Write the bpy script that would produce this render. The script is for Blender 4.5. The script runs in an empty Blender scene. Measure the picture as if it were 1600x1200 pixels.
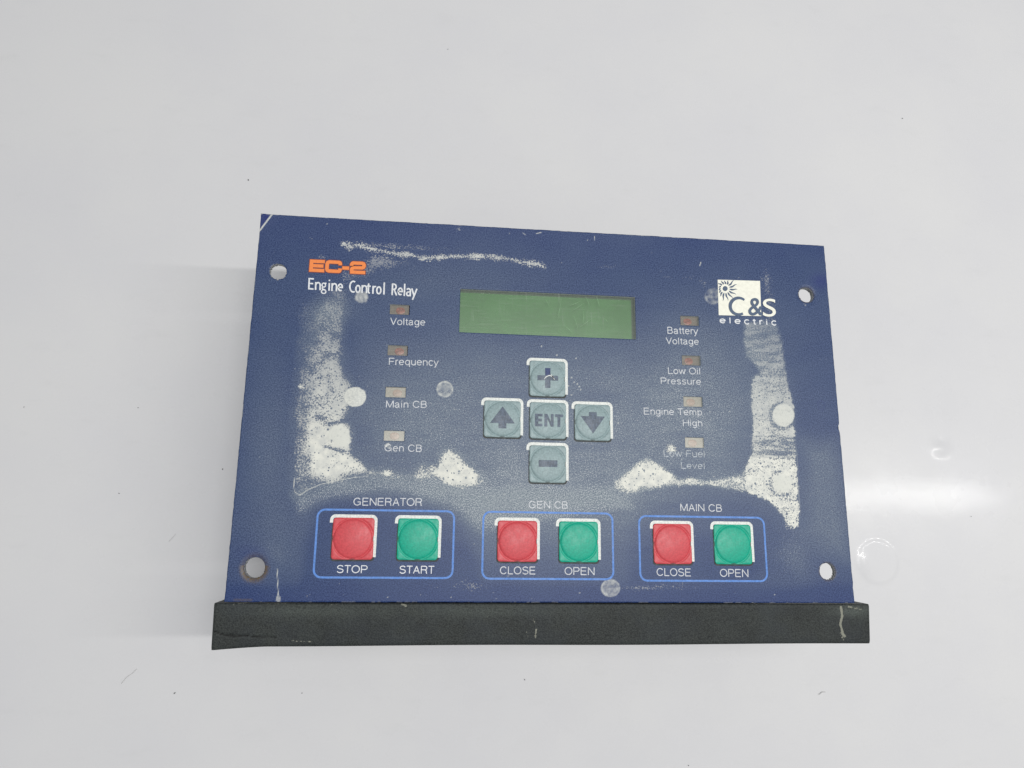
import bpy, bmesh, math, random
import numpy as np
from mathutils import Matrix, Vector

random.seed(7)
rng = np.random.default_rng(11)
sc = bpy.context.scene
col = sc.collection
MM = 0.001
H0 = 0.060                      # height of the panel's front surface above the table

# ------------------------------------------------------------------ camera
CAM = np.array([-0.0359921, -0.0375925, 0.21725903])      # relative to the centre of the panel face
ROT = np.array([[0.9946524093, 0.0133419602, 0.1024137526],
                [0.0335000917, -0.9796843860, -0.1977277108],
                [0.0976950791, 0.2001012140, -0.9748923918]])
FPX = 1045.0
cam = bpy.data.cameras.new('camera')
camo = bpy.data.objects.new('camera', cam)
col.objects.link(camo)
cam.sensor_width = 36.0
cam.lens = FPX / 1600 * 36
cam.clip_start = 0.005
cam.clip_end = 50
m = Matrix.Identity(4)
for r in range(3):
    m[r][0] = ROT[0][r]; m[r][1] = -ROT[1][r]; m[r][2] = -ROT[2][r]
    m[r][3] = CAM[r] + (H0 if r == 2 else 0)
camo.matrix_world = m
sc.camera = camo

# ------------------------------------------------------------------ light
w = bpy.data.worlds.new("World"); sc.world = w; w.use_nodes = True
wn = w.node_tree; wn.nodes.clear()
wo = wn.nodes.new('ShaderNodeOutputWorld'); wb = wn.nodes.new('ShaderNodeBackground')
tc = wn.nodes.new('ShaderNodeTexCoord'); sp = wn.nodes.new('ShaderNodeSeparateXYZ')
cr = wn.nodes.new('ShaderNodeValToRGB')
wn.links.new(tc.outputs['Generated'], sp.inputs[0]); wn.links.new(sp.outputs['Z'], cr.inputs[0])
cr.color_ramp.elements[0].position = 0.0; cr.color_ramp.elements[0].color = (0.30, 0.30, 0.31, 1)
cr.color_ramp.elements[1].position = 1.0; cr.color_ramp.elements[1].color = (0.66, 0.68, 0.70, 1)
wn.links.new(cr.outputs[0], wb.inputs[0]); wb.inputs[1].default_value = 0.50
wn.links.new(wb.outputs[0], wo.inputs[0])

def area(name, loc, sx, sy, power, colr, target=None):
    l = bpy.data.lights.new(name, 'AREA'); l.shape = 'RECTANGLE'; l.size = sx; l.size_y = sy
    l.energy = power; l.color = colr
    o = bpy.data.objects.new(name, l); col.objects.link(o); o.location = loc
    if target is not None:
        o.rotation_euler = (Vector(target) - Vector(loc)).to_track_quat('-Z', 'Y').to_euler()
    return o
area('tube_lamp', (0.45, 0.022, 1.00), 1.26, 0.026, 5.6, (1.0, 0.985, 0.95))
area('overhead_fill', (0.16, 0.02, 1.40), 0.62, 0.55, 5.7, (0.98, 0.99, 1.0))  # added soft fill from overhead, lightens the table round the panel
sc.view_settings.view_transform = 'Standard'; sc.view_settings.look = 'None'
sc.view_settings.exposure = 0; sc.view_settings.gamma = 1; sc.view_settings.use_curve_mapping = False

# ------------------------------------------------------------------ drawing coordinates of the printed panel
def P(u, v, z=0.0):
    """drawing units -> metres on the plane z above the panel face (origin: centre of the panel)"""
    d = ROT.T @ np.array([(u - 800) / FPX, (v - 600) / FPX, 1.0])
    p = CAM + d * (z - CAM[2]) / d[2]
    return float(p[0]), float(p[1])

def UV(x, y, z=0.0):
    q = (np.stack([x - CAM[0], y - CAM[1], np.zeros_like(x) + z - CAM[2]], -1)) @ ROT.T
    return q[..., 0] / q[..., 2] * FPX + 800, q[..., 1] / q[..., 2] * FPX + 600

# ------------------------------------------------------------------ object helpers
def link(name, me, mat, parent=None, loc=(0, 0, 0)):
    o = bpy.data.objects.new(name, me); col.objects.link(o)
    if mat is not None:
        if len(me.materials) == 0: me.materials.append(mat)
    if parent is not None: o.parent = parent
    o.location = loc
    return o

def mesh(name, verts, faces, smooth=False):
    me = bpy.data.meshes.new(name); me.from_pydata([tuple(map(float, v)) for v in verts], [], faces); me.update()
    if smooth: me.polygons.foreach_set('use_smooth', [True] * len(me.polygons))
    return me

def bm_mesh(name, bm, smooth=False):
    bmesh.ops.recalc_face_normals(bm, faces=bm.faces)
    me = bpy.data.meshes.new(name); bm.to_mesh(me); bm.free()
    if smooth: me.polygons.foreach_set('use_smooth', [True] * len(me.polygons))
    return me

def box_bm(x0, x1, y0, y1, z0, z1, bev=0):
    bm = bmesh.new()
    bmesh.ops.create_cube(bm, size=1)
    for v in bm.verts:
        v.co.x = x1 if v.co.x > 0 else x0; v.co.y = y1 if v.co.y > 0 else y0; v.co.z = z1 if v.co.z > 0 else z0
    if bev: bmesh.ops.bevel(bm, geom=list(bm.edges), offset=bev, segments=2, affect='EDGES', profile=0.6)
    return bm

# ------------------------------------------------------------------ materials
def new_mat(name):
    mt = bpy.data.materials.new(name); mt.use_nodes = True
    nt = mt.node_tree; bs = nt.nodes['Principled BSDF']
    return mt, nt, bs
class N:
    """tiny node writer"""
    def __init__(s, nt):
        s.nt = nt
    def out(s, x):
        return x
    def link(s, a, b):
        if isinstance(a, (int, float)): b.default_value = a
        elif isinstance(a, (tuple, list)): b.default_value = (*a, 1) if len(a) == 3 and b.type == 'RGBA' else a
        else: s.nt.links.new(a, b)
    def coord(s, scale=1000.0, stretch=(1, 1, 1), off=(0, 0, 0)):
        t = s.nt.nodes.new('ShaderNodeTexCoord'); mp = s.nt.nodes.new('ShaderNodeMapping')
        mp.inputs['Scale'].default_value = [scale * k for k in stretch]; mp.inputs['Location'].default_value = off
        s.nt.links.new(t.outputs['Object'], mp.inputs[0]); return mp.outputs[0]
    def noise(s, vec, scale, detail=2, rough=0.5, dist=0):
        n = s.nt.nodes.new('ShaderNodeTexNoise'); n.inputs['Scale'].default_value = scale
        n.inputs['Detail'].default_value = detail; n.inputs['Roughness'].default_value = rough
        n.inputs['Distortion'].default_value = dist
        s.nt.links.new(vec, n.inputs['Vector']); return n.outputs['Fac']
    def voro(s, vec, scale, feature='F1', rnd=1.0):
        n = s.nt.nodes.new('ShaderNodeTexVoronoi'); n.feature = feature; n.inputs['Scale'].default_value = scale
        n.inputs['Randomness'].default_value = rnd
        s.nt.links.new(vec, n.inputs['Vector']); return n.outputs['Distance'], n.outputs.get('Color')
    def m(s, op, a, b=0.0, c=0.0, clamp=False):
        n = s.nt.nodes.new('ShaderNodeMath'); n.operation = op; n.use_clamp = clamp
        s.link(a, n.inputs[0]); s.link(b, n.inputs[1]); s.link(c, n.inputs[2]); return n.outputs[0]
    def step(s, a, lo, hi, tlo=0.0, thi=1.0, mode='SMOOTHSTEP'):
        n = s.nt.nodes.new('ShaderNodeMapRange'); n.interpolation_type = mode
        s.link(a, n.inputs[0]); s.link(lo, n.inputs[1]); s.link(hi, n.inputs[2]); s.link(tlo, n.inputs[3]); s.link(thi, n.inputs[4])
        return n.outputs[0]
    def mix(s, f, a, b):
        n = s.nt.nodes.new('ShaderNodeMix'); n.data_type = 'RGBA'
        s.link(f, n.inputs[0]); s.link(a, n.inputs[6]); s.link(b, n.inputs[7]); return n.outputs[2]
    def attr(s, name):
        n = s.nt.nodes.new('ShaderNodeAttribute'); n.attribute_name = name; return n.outputs['Fac']
    def bump(s, h, strength, dist=0.001):
        n = s.nt.nodes.new('ShaderNodeBump'); n.inputs['Strength'].default_value = strength
        n.inputs['Distance'].default_value = dist; s.link(h, n.inputs['Height']); return n.outputs[0]

def simple(name, colr, rough=0.5, var=0.06, grain=2.0, spec=0.5, dust=0.0, bump=0.0, stretch=(1, 1, 1)):
    mt, nt, bs = new_mat(name); n = N(nt)
    c = n.coord(stretch=stretch)
    a = n.noise(c, grain, 4, 0.6)
    lo = tuple(x * (1 - var * 2) for x in colr); hi = tuple(min(1, x * (1 + var * 2)) for x in colr)
    cc = n.mix(n.step(a, 0.3, 0.7), lo, hi)
    if dust:
        d = n.step(n.noise(c, grain * 1.7, 5, 0.75), 0.56, 0.74)
        cc = n.mix(n.m('MULTIPLY', d, dust), cc, (0.62, 0.65, 0.66))
    n.link(cc, bs.inputs['Base Color'])
    n.link(n.step(n.noise(c, grain * .4, 3), 0.3, 0.7, rough * .85, min(1, rough * 1.15)), bs.inputs['Roughness'])
    bs.inputs['Specular IOR Level'].default_value = spec
    if bump: n.link(n.bump(a, bump, 0.0002), bs.inputs['Normal'])
    return mt

# blue printed film of the panel with its chalky deposits
def panel_material():
    mt, nt, bs = new_mat('blue_film'); n = N(nt)
    c = n.coord()
    cs = n.coord(stretch=(0.35, 2.6, 1))
    g1 = n.noise(c, 2.5, 2, 0.85)
    g2 = n.noise(c, 0.05, 4, 0.6)
    base = n.mix(n.step(g1, 0.40, 0.60), (0.006, 0.024, 0.098), (0.050, 0.086, 0.212))
    base = n.mix(n.m('MULTIPLY', n.step(g2, 0.35, 0.7), 0.35), base, (0.050, 0.085, 0.18))
    # deep unfaded blue
    base = n.mix(n.attr('deep'), base, (0.010, 0.022, 0.16))
    # grey bloom
    hz = n.attr('haze')
    hb = n.m('MULTIPLY', hz, n.step(g1, 0.38, 0.62, 0.45, 1.35), clamp=True)
    col_ = n.mix(hb, base, (0.265, 0.315, 0.345))
    # rubbed sweep lines
    sw = n.step(n.noise(cs, 1.1, 4, 0.7), 0.53, 0.70)
    col_ = n.mix(n.m('MULTIPLY', n.m('MULTIPLY', sw, n.attr('sweep')), 0.55), col_, (0.055, 0.08, 0.18))
    # fine white grains of dust, more of them where the bloom is
    sp1 = n.noise(c, 3.1, 1, 0.5)
    thr = n.step(n.attr('speck'), 0, 1, 0.80, 0.54, 'LINEAR')
    sp = n.m('MULTIPLY', n.step(n.m('SUBTRACT', sp1, thr), 0, 0.05), 0.75)
    col_ = n.mix(sp, col_, (0.55, 0.58, 0.60))
    # chalk: ragged coverage
    ch = n.attr('chalk')
    nf = n.noise(c, 1.9, 4, 0.75, 0.3)
    nc = n.noise(c, 0.22, 2, 0.5)
    nn = n.m('ADD', n.m('MULTIPLY', n.step(nf, 0.36, 0.64, 0, 1, 'LINEAR'), 0.70), n.m('MULTIPLY', n.step(nc, 0.3, 0.7, 0, 1, 'LINEAR'), 0.30))
    cov = n.step(n.m('SUBTRACT', ch, nn), -0.03, 0.06)
    # pin holes
    vd, vc = n.voro(c, 0.33)
    ring = n.step(vd, 0.09, 0.15)
    vd2, _ = n.voro(c, 0.85)
    ring2 = n.step(vd2, 0.19, 0.25)
    g = n.noise(c, 0.9, 1)
    ring2 = n.m('MAXIMUM', ring2, n.step(g, 0.42, 0.48, 1, 0))
    cov = n.m('MULTIPLY', cov, n.m('MULTIPLY', ring, ring2))
    op = n.attr('opac')
    covo = n.m('MULTIPLY', cov, op)
    chc = n.mix(n.step(n.noise(c, 0.4, 3), 0.3, 0.7), (0.68, 0.69, 0.65), (0.86, 0.855, 0.77))
    col_ = n.mix(covo, col_, chc)
    # solid deposits (round blobs, scratches, creases)
    wh = n.attr('white')
    wg = n.step(n.noise(c, 1.8, 4, 0.75), 0.36, 0.62, 0.72, 1.0)
    wcov = n.m('MULTIPLY', n.step(n.m('ADD', wh, n.m('MULTIPLY', n.m('SUBTRACT', nf, 0.5), 0.35)), 0.10, 1.0), wg)
    col_ = n.mix(wcov, col_, (0.74, 0.75, 0.69))
    rs = n.m('MULTIPLY', n.attr('rust'), n.step(nf, 0.35, 0.6, 0.35, 1.0))
    col_ = n.mix(rs, col_, (0.15, 0.11, 0.065))
    n.link(col_, bs.inputs['Base Color'])
    rgh = n.m('ADD', n.step(hb, 0, 1, 0.40, 0.56), n.m('MULTIPLY', covo, 0.25), clamp=True)
    n.link(rgh, bs.inputs['Roughness'])
    bs.inputs['Specular IOR Level'].default_value = 0.28
    hh = n.m('ADD', n.m('MULTIPLY', g1, 0.08), n.m('ADD', n.m('MULTIPLY', covo, 0.5), n.m('MULTIPLY', wcov, 0.5)))
    n.link(n.bump(hh, 0.35, 0.00025), bs.inputs['Normal'])
    return mt

def rail_material():
    mt, nt, bs = new_mat('black_powder_coat'); n = N(nt)
    c = n.coord(); cs = n.coord(stretch=(1.6, 0.5, 1))
    g1 = n.noise(c, 2.2, 3, 0.7)
    g2 = n.noise(c, 0.09, 4, 0.6)
    b = n.mix(n.step(g1, 0.32, 0.68), (0.012, 0.014, 0.014), (0.044, 0.049, 0.047))
    b = n.mix(n.m('MULTIPLY', n.step(g2, 0.4, 0.7), 0.4), b, (0.030, 0.036, 0.045))
    d = n.step(n.noise(cs, 0.6, 6, 0.85), 0.60, 0.78)
    b = n.mix(n.m('MULTIPLY', d, 0.24), b, (0.20, 0.21, 0.18))
    b = n.mix(n.m('MULTIPLY', n.attr('haze'), n.step(g1, 0.3, 0.65, .4, 1)), b, (0.12, 0.14, 0.125))
    nf = n.noise(c, 1.6, 4, 0.75, 0.3)
    chip = n.step(n.m('SUBTRACT', n.attr('chip'), nf), -0.05, 0.08)
    b = n.mix(n.m('MULTIPLY', chip, 0.70), b, (0.36, 0.36, 0.29))
    b = n.mix(n.attr('crack'), b, (0.004, 0.004, 0.004))
    n.link(b, bs.inputs['Base Color'])
    bs.inputs['Roughness'].default_value = 0.52; bs.inputs['Specular IOR Level'].default_value = 0.26
    n.link(n.bump(g1, 0.5, 0.0003), bs.inputs['Normal'])
    return mt

def table_material():
    mt, nt, bs = new_mat('white_laminate'); n = N(nt)
    c = n.coord()
    a = n.noise(c, 0.012, 5, 0.6)
    b = n.noise(n.coord(stretch=(0.6, 1.4, 1)), 0.09, 5, 0.65)
    cc = n.mix(n.step(a, 0.3, 0.7), (0.735, 0.732, 0.748), (0.765, 0.761, 0.764))
    sm = n.m('MULTIPLY', n.step(b, 0.54, 0.80), 0.16)
    cc = n.mix(sm, cc, (0.62, 0.62, 0.62))
    n.link(cc, bs.inputs['Base Color'])
    n.link(n.step(n.noise(c, 0.06, 4, 0.6), 0.3, 0.7, 0.24, 0.32), bs.inputs['Roughness'])
    bs.inputs['Specular IOR Level'].default_value = 0.25
    bs.inputs['Coat Weight'].default_value = 0.15; bs.inputs['Coat Roughness'].default_value = 0.07
    n.link(n.bump(n.noise(n.coord(stretch=(.4, 1.2, 1)), 0.42, 6, 0.85), 0.038, 0.0004), bs.inputs['Coat Normal'])
    n.link(n.bump(n.noise(n.coord(stretch=(.45, 1.2, 1)), 0.55, 5, 0.75), 0.05, 0.0004), bs.inputs['Normal'])
    return mt

def glass_film(name, haze, rough):
    mt, nt, bs = new_mat(name); n = N(nt)
    out = nt.nodes['Material Output']
    tr = nt.nodes.new('ShaderNodeBsdfTransparent'); tr.inputs[0].default_value = (0.95, 0.97, 0.95, 1)
    gl = nt.nodes.new('ShaderNodeBsdfGlossy'); gl.inputs['Roughness'].default_value = rough; gl.inputs[0].default_value = (.6, .6, .6, 1)
    df = nt.nodes.new('ShaderNodeBsdfDiffuse'); df.inputs[0].default_value = (0.62, 0.66, 0.62, 1)
    mx = nt.nodes.new('ShaderNodeMixShader'); mx2 = nt.nodes.new('ShaderNodeMixShader')
    c = n.coord()
    s1 = n.step(n.noise(n.coord(stretch=(0.12, 2.2, 1)), 0.9, 3, 0.6), 0.54, 0.66)
    s2 = n.step(n.noise(n.coord(stretch=(2.0, 0.16, 1), off=(7, 3, 0)), 0.7, 3, 0.6), 0.56, 0.66)
    s3 = n.step(n.noise(n.coord(stretch=(1, 1, 1)), 0.10, 2), 0.42, 0.6)
    s = n.m('ADD', n.m('MULTIPLY', s1, 0.55), n.m('MULTIPLY', n.m('MULTIPLY', s2, s3), 0.75))
    pts = n.step(n.noise(c, 2.7, 1), 0.70, 0.76)
    s = n.m('MAXIMUM', s, pts)
    n.link(n.m('MULTIPLY_ADD', s, haze, haze * 0.55, clamp=True), mx.inputs[0])
    nt.links.new(tr.outputs[0], mx.inputs[1]); nt.links.new(df.outputs[0], mx.inputs[2])
    fr = nt.nodes.new('ShaderNodeFresnel'); fr.inputs[0].default_value = 1.45
    nt.links.new(fr.outputs[0], mx2.inputs[0]); nt.links.new(mx.outputs[0], mx2.inputs[1]); nt.links.new(gl.outputs[0], mx2.inputs[2])
    nt.links.new(mx2.outputs[0], out.inputs[0])
    return mt

M_PANEL = panel_material()
M_RAIL = rail_material()
M_TABLE = table_material()
M_STEEL = simple('housing_steel', (0.03, 0.03, 0.032), 0.5)
M_TEXT = simple('white_print', (0.62, 0.64, 0.67), 0.5, 0.10, 1.6)
M_TITLE = simple('bright_white_print', (0.78, 0.80, 0.82), 0.5, 0.07, 1.6)
M_FAINT = simple('worn_white_print', (0.42, 0.46, 0.50), 0.5, 0.22, 1.8)
M_ORANGE = simple('orange_print', (0.95, 0.27, 0.065), 0.5, 0.04)
M_OUTL = simple('dark_red_print', (0.17, 0.045, 0.05), 0.5)
M_CREAM = simple('cream_print', (0.93, 0.92, 0.80), 0.5, 0.03, 0.8)
M_LOGOBLUE = simple('logo_blue_print', (0.075, 0.115, 0.19), 0.5, 0.08)
M_LINE = simple('light_blue_print', (0.095, 0.25, 0.66), 0.5, 0.10, 1.5, dust=0.25)
M_KEYLINE = simple('key_outline_print', (0.78, 0.80, 0.76), 0.5, 0.09)
M_KEYEDGE = simple('dark_key_edge', (0.030, 0.036, 0.035), 0.6)
M_GREY = simple('grey_key_film', (0.29, 0.385, 0.395), 0.42, 0.07, 1.6, spec=0.35, dust=0.12, bump=0.12)
M_RED = simple('red_key_film', (0.65, 0.080, 0.095), 0.40, 0.06, 1.7, spec=0.35, dust=0.10, bump=0.12)
M_GREEN = simple('green_key_film', (0.012, 0.41, 0.27), 0.40, 0.06, 1.7, spec=0.35, dust=0.10, bump=0.12)
M_SYM = simple('symbol_print', (0.105, 0.135, 0.185), 0.5, 0.16, 1.5, dust=0.25)
M_SYMD = simple('dark_symbol_print', (0.045, 0.065, 0.165), 0.5, 0.16, 1.5)
M_LCD = simple('lcd_green', (0.080, 0.245, 0.068), 0.35, 0.05, 0.10)
M_PANE = glass_film('clear_window_film', 0.07, 0.28)
M_WPANE = glass_film('small_window_film', 0.10, 0.22)
M_CAV = simple('grey_window_backing', (0.25, 0.185, 0.165), 0.5, 0.08)
M_CAVL = simple('pale_window_backing', (0.50, 0.42, 0.38), 0.5, 0.08)
M_LED = simple('red_led_lens', (0.40, 0.13, 0.11), 0.25, 0.22, 1.0)
M_LEDP = simple('pale_red_led_lens', (0.55, 0.36, 0.31), 0.35, 0.10, 1.2)
M_DUST = simple('dark_grit', (0.05, 0.05, 0.05), 0.8)
M_FIBRE = simple('grey_fibre', (0.50, 0.49, 0.48), 0.8)

# ------------------------------------------------------------------ painting fields on meshes
def seg_dist(u, v, pts, closed):
    d = np.full(u.shape, 1e9); n = len(pts)
    for i in range(n if closed else n - 1):
        a = pts[i]; b = pts[(i + 1) % n]
        dx, dy = b[0] - a[0], b[1] - a[1]; L = dx * dx + dy * dy + 1e-12
        t = np.clip(((u - a[0]) * dx + (v - a[1]) * dy) / L, 0, 1)
        d = np.minimum(d, np.hypot(u - a[0] - t * dx, v - a[1] - t * dy))
    return d
def inside(u, v, pts):
    r = np.zeros(u.shape, bool); n = len(pts)
    for i in range(n):
        x0, y0 = pts[i]; x1, y1 = pts[(i + 1) % n]
        c = ((y0 > v) != (y1 > v)) & (u < (x1 - x0) * (v - y0) / ((y1 - y0) if y1 != y0 else 1e-9) + x0)
        r ^= c
    return r
def poly(u, v, pts, soft):
    """1 inside, falling to 0 across 'soft' units (half in, half out)"""
    d = seg_dist(u, v, pts, True); s = np.where(inside(u, v, pts), d, -d)
    return np.clip(0.5 + s / soft, 0, 1)
def disc(u, v, cx, cy, r, soft, ry=None):
    ry = ry or r
    d = (1 - np.hypot((u - cx) / r, (v - cy) / ry)) * r
    return np.clip(0.5 + d / soft, 0, 1)
def line(u, v, pts, width, soft):
    return np.clip(0.5 + (width / 2 - seg_dist(u, v, pts, False)) / soft, 0, 1)
def blob(u, v, cx, cy, rx, ry, ang=0):
    c, s = math.cos(ang), math.sin(ang); x = (u - cx) * c + (v - cy) * s; y = -(u - cx) * s + (v - cy) * c
    return np.exp(-((x / rx) ** 2 + (y / ry) ** 2))
def vnoise(u, v, sc_, seed):
    r = np.random.default_rng(seed).random((256, 256)); x = u / sc_ + 1000; y = v / sc_ + 1000
    i = np.floor(x).astype(int); j = np.floor(y).astype(int); fx = x - i; fy = y - j
    fx = fx * fx * (3 - 2 * fx); fy = fy * fy * (3 - 2 * fy)
    g = lambda a, b: r[a % 256, b % 256]
    return (g(i, j) * (1 - fx) + g(i + 1, j) * fx) * (1 - fy) + (g(i, j + 1) * (1 - fx) + g(i + 1, j + 1) * fx) * fy
def fbm(u, v, sc_, seed, o=4):
    return sum(vnoise(u, v, sc_ / 2 ** k, seed + k) * 0.5 ** k for k in range(o)) / sum(0.5 ** k for k in range(o))
def set_attr(me, name, arr):
    a = me.attributes.new(name, 'FLOAT', 'POINT'); a.data.foreach_set('value', np.clip(arr, 0, 1).astype(np.float32).ravel())

# ------------------------------------------------------------------ layout
PW, PH = 0.200, 0.12525
HOLES = []
for (u, v, r) in ((434.5, 424.5, 2.75), (1260, 460.5, 2.75), (397.5, 887.0, 3.05), (1293, 893, 2.75)):
    x, y = P(u, v); HOLES.append((x, y, r * MM))
def quad_rect(q):
    p = [P(*a) for a in q]
    return ((p[0][0] + p[3][0]) / 2, (p[1][0] + p[2][0]) / 2, (p[2][1] + p[3][1]) / 2, (p[0][1] + p[1][1]) / 2)
LCD = quad_rect([(719.3, 451.3), (992.5, 464.3), (993.3, 530), (717.5, 519.3)])
LEDS = [(623.5, 483.7), (620.7, 547.5), (618.2, 613.2), (615.8, 680.5), (1078, 501.2), (1080.3, 563.2), (1082.8, 627.6), (1085.2, 691.6)]
LW, LH = 6.55 * MM / 2, 3.45 * MM / 2
LEDR = []
for (u, v) in LEDS:
    x, y = P(u, v); LEDR.append((x - LW, x + LW, y - LH, y + LH))
WINS = [LCD] + LEDR

# ------------------------------------------------------------------ the relay
relay = bpy.data.objects.new('control_relay', None); col.objects.link(relay)
relay.empty_display_size = 0.05
relay.location = (0, 0, 0)
relay['label'] = 'worn blue engine control relay panel with red, green and grey keys above a black rail'
relay['category'] = 'control panel'
FACE = (0, 0, H0)

def snapped(lo, hi, step, marks):
    a = list(np.linspace(lo, hi, int(round((hi - lo) / step)) + 1))
    for mk in marks:
        k = int(np.argmin([abs(q - mk) for q in a])); a[k] = mk
    return np.array(sorted(a))

# --- face plate: fine grid with real holes and window openings
STEP = 0.00036
xs = snapped(-PW / 2, PW / 2, STEP, [q for r in WINS for q in r[:2]])
ys = snapped(-PH / 2, PH / 2, STEP, [q for r in WINS for q in r[2:]])
X, Y = np.meshgrid(xs, ys)
X = X.copy(); Y = Y.copy()
nx, ny = len(xs), len(ys)
U0, V0 = UV(X, Y)
for hx, hy, hr in HOLES:
    R_ = np.hypot(X - hx, Y - hy); band = np.abs(R_ - hr) < STEP * 0.62
    k = np.where(band, hr / np.maximum(R_, 1e-9), 1); X = hx + (X - hx) * k; Y = hy + (Y - hy) * k
# slightly ragged outer edge, nick on the right side
edge = (fbm(U0, V0, 9, 5) - 0.5) * 0.00022
X[:, 0] -= edge[:, 0]; X[:, -1] += edge[:, -1]; Y[0, :] += edge[0, :]; Y[-1, :] += edge[-1, :]
nk = blob(U0, V0, 1311, 668, 7, 4); X[:, -1] -= nk[:, -1] * 0.0007
Z = (fbm(U0, V0, 160, 9, 2) - 0.5) * 0.00001
# bent up, dented top-left corner
cd = np.clip(1 - ((X + PW / 2) + (PH / 2 - Y)) / 0.0075, 0, 1); Z = Z + cd * 0.0003
X[-1, :] = X[-1, :] + 0  # keep
Z = Z + 0.00020 * (blob(U0, V0, 1224, 649, 12, 13) + blob(U0, V0, 1222, 755, 11, 12) + blob(U0, V0, 555, 620, 12, 12) + blob(U0, V0, 530, 683, 13, 15)) * 1.6
for hx, hy, hr in HOLES[2:3] + HOLES[1:2]:
    R_ = np.hypot(X - hx, Y - hy); Z = Z - 0.0003 * np.exp(-((R_ - hr) / 0.0006) ** 2)
idx = np.arange(nx * ny).reshape(ny, nx)
cx = (X[:-1, :-1] + X[1:, 1:]) / 2; cy = (Y[:-1, :-1] + Y[1:, 1:]) / 2
keep = np.ones(cx.shape, bool)
for hx, hy, hr in HOLES: keep &= np.hypot(cx - hx, cy - hy) > hr
for (a, b, c_, d) in WINS: keep &= ~((cx > a) & (cx < b) & (cy > c_) & (cy < d))
q = np.stack([idx[:-1, :-1], idx[:-1, 1:], idx[1:, 1:], idx[1:, :-1]], -1)[keep]
used = np.zeros(nx * ny, bool); used[q.ravel()] = True
remap = np.cumsum(used) - 1
vx = np.stack([X.ravel(), Y.ravel(), Z.ravel()], -1)[used]; q = remap[q]
UVu, UVv = U0.ravel()[used], V0.ravel()[used]
nv = len(vx)
# skirt round every opening and the outline (plate thickness)
e = np.concatenate([q[:, [0, 1]], q[:, [1, 2]], q[:, [2, 3]], q[:, [3, 0]]])
key = np.sort(e, 1); kk = key[:, 0].astype(np.int64) * nv + key[:, 1]
uq, inv, cnt = np.unique(kk, return_inverse=True, return_counts=True)
be = e[cnt[inv.ravel()] == 1]
bv = np.unique(be); low = {int(b): nv + i for i, b in enumerate(bv)}
TH = 0.0018
lowv = vx[bv].copy(); lowv[:, 2] -= TH
allv = np.concatenate([vx, lowv])
sk = np.array([[b, a, low[int(a)], low[int(b)]] for a, b in be])
faces = np.concatenate([q, sk])
me = bpy.data.meshes.new('face_plate')
me.vertices.add(len(allv)); me.vertices.foreach_set('co', allv.astype(np.float32).ravel())
me.loops.add(faces.size); me.loops.foreach_set('vertex_index', faces.astype(np.int32).ravel())
me.polygons.add(len(faces)); me.polygons.foreach_set('loop_start', np.arange(0, faces.size, 4, dtype=np.int32))
me.polygons.foreach_set('material_index', np.concatenate([np.zeros(len(q), np.int32), np.ones(len(sk), np.int32)]))
me.update(); me.validate()

u, v = UVu, UVv
wu = u + (fbm(u, v, 14, 21) - .5) * 9; wv = v + (fbm(u, v, 14, 31) - .5) * 9
fu = u + (fbm(u, v, 5, 22, 2) - .5) * 5; fv = v + (fbm(u, v, 5, 32, 2) - .5) * 5
# chalk outlines
LEFT = [(545, 452), (538, 480), (535, 520), (535, 560), (538, 585), (548, 602), (545, 618), (543, 640), (537, 655), (545, 665), (549, 685), (546, 706), (556, 716),
        (575, 733), (604, 738), (640, 742), (660, 730), (678, 727), (690, 712), (703, 702), (724, 722), (748, 740), (753, 753), (738, 765), (712, 763), (680, 752),
        (640, 747), (600, 745), (570, 742), (545, 747), (515, 757), (486, 766), (470, 776), (461, 772), (459, 740), (462, 690), (461, 640), (468, 580), (474, 530), (484, 490), (500, 462), (525, 448)]
LCORE = [(548, 452), (535, 490), (534, 560), (538, 590), (547, 604), (543, 640), (536, 655), (546, 680), (547, 708), (575, 735), (560, 741), (520, 748), (488, 745), (478, 700), (480, 650),
         (484, 600), (490, 560), (497, 520), (500, 480), (520, 455)]
RIGHT = [(1163, 505), (1163, 535), (1166, 557), (1180, 570), (1187, 582), (1176, 592), (1174, 612), (1176, 660), (1175, 705), (1167, 725), (1158, 742), (1135, 747), (1110, 751), (1077, 748),
         (1060, 749), (1056, 744), (1045, 735), (1022, 722), (1010, 717), (997, 722), (975, 740), (960, 752), (962, 764), (978, 773), (1000, 769), (1022, 763), (1055, 758), (1097, 758),
         (1135, 763), (1165, 768), (1185, 775), (1205, 786), (1221, 803), (1231, 820), (1239, 826), (1246, 823), (1249, 800), (1247, 772), (1245, 725), (1242, 687), (1241, 637), (1232, 605),
         (1226, 572), (1222, 535), (1214, 508), (1190, 500)]
lo_ = poly(wu, wv, LEFT, 10); lc_ = poly(wu, wv, LCORE, 16)
ro_ = poly(fu, fv, RIGHT, 3.5)
tri1 = poly(wu, wv, [(690, 712), (703, 702), (724, 722), (748, 742), (745, 760), (700, 758), (672, 740)], 10)
tri2 = poly(fu, fv, [(965, 752), (985, 735), (1008, 720), (1030, 727), (1052, 742), (1055, 752), (1020, 760), (980, 769)], 8)
chalk = lo_ * (0.30 + 0.24 * fbm(u, v, 30, 41)) + lc_ * 0.16 + lc_ * np.clip((v - 500) / 190, 0, 1) * 0.28
chalk = np.maximum(chalk, tri1 * 0.86)
chalk = chalk - 0.45 * lo_ * blob(u, v, 500, 652, 12, 7)
chalk = chalk - 0.16 * lo_ * (fbm(u, v, 16, 123) > .52) * (v < 640)
chalk = np.maximum(chalk, 0.26 * poly(wu, wv, [(468, 470), (500, 455), (500, 560), (470, 640), (458, 600)], 24))
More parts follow.
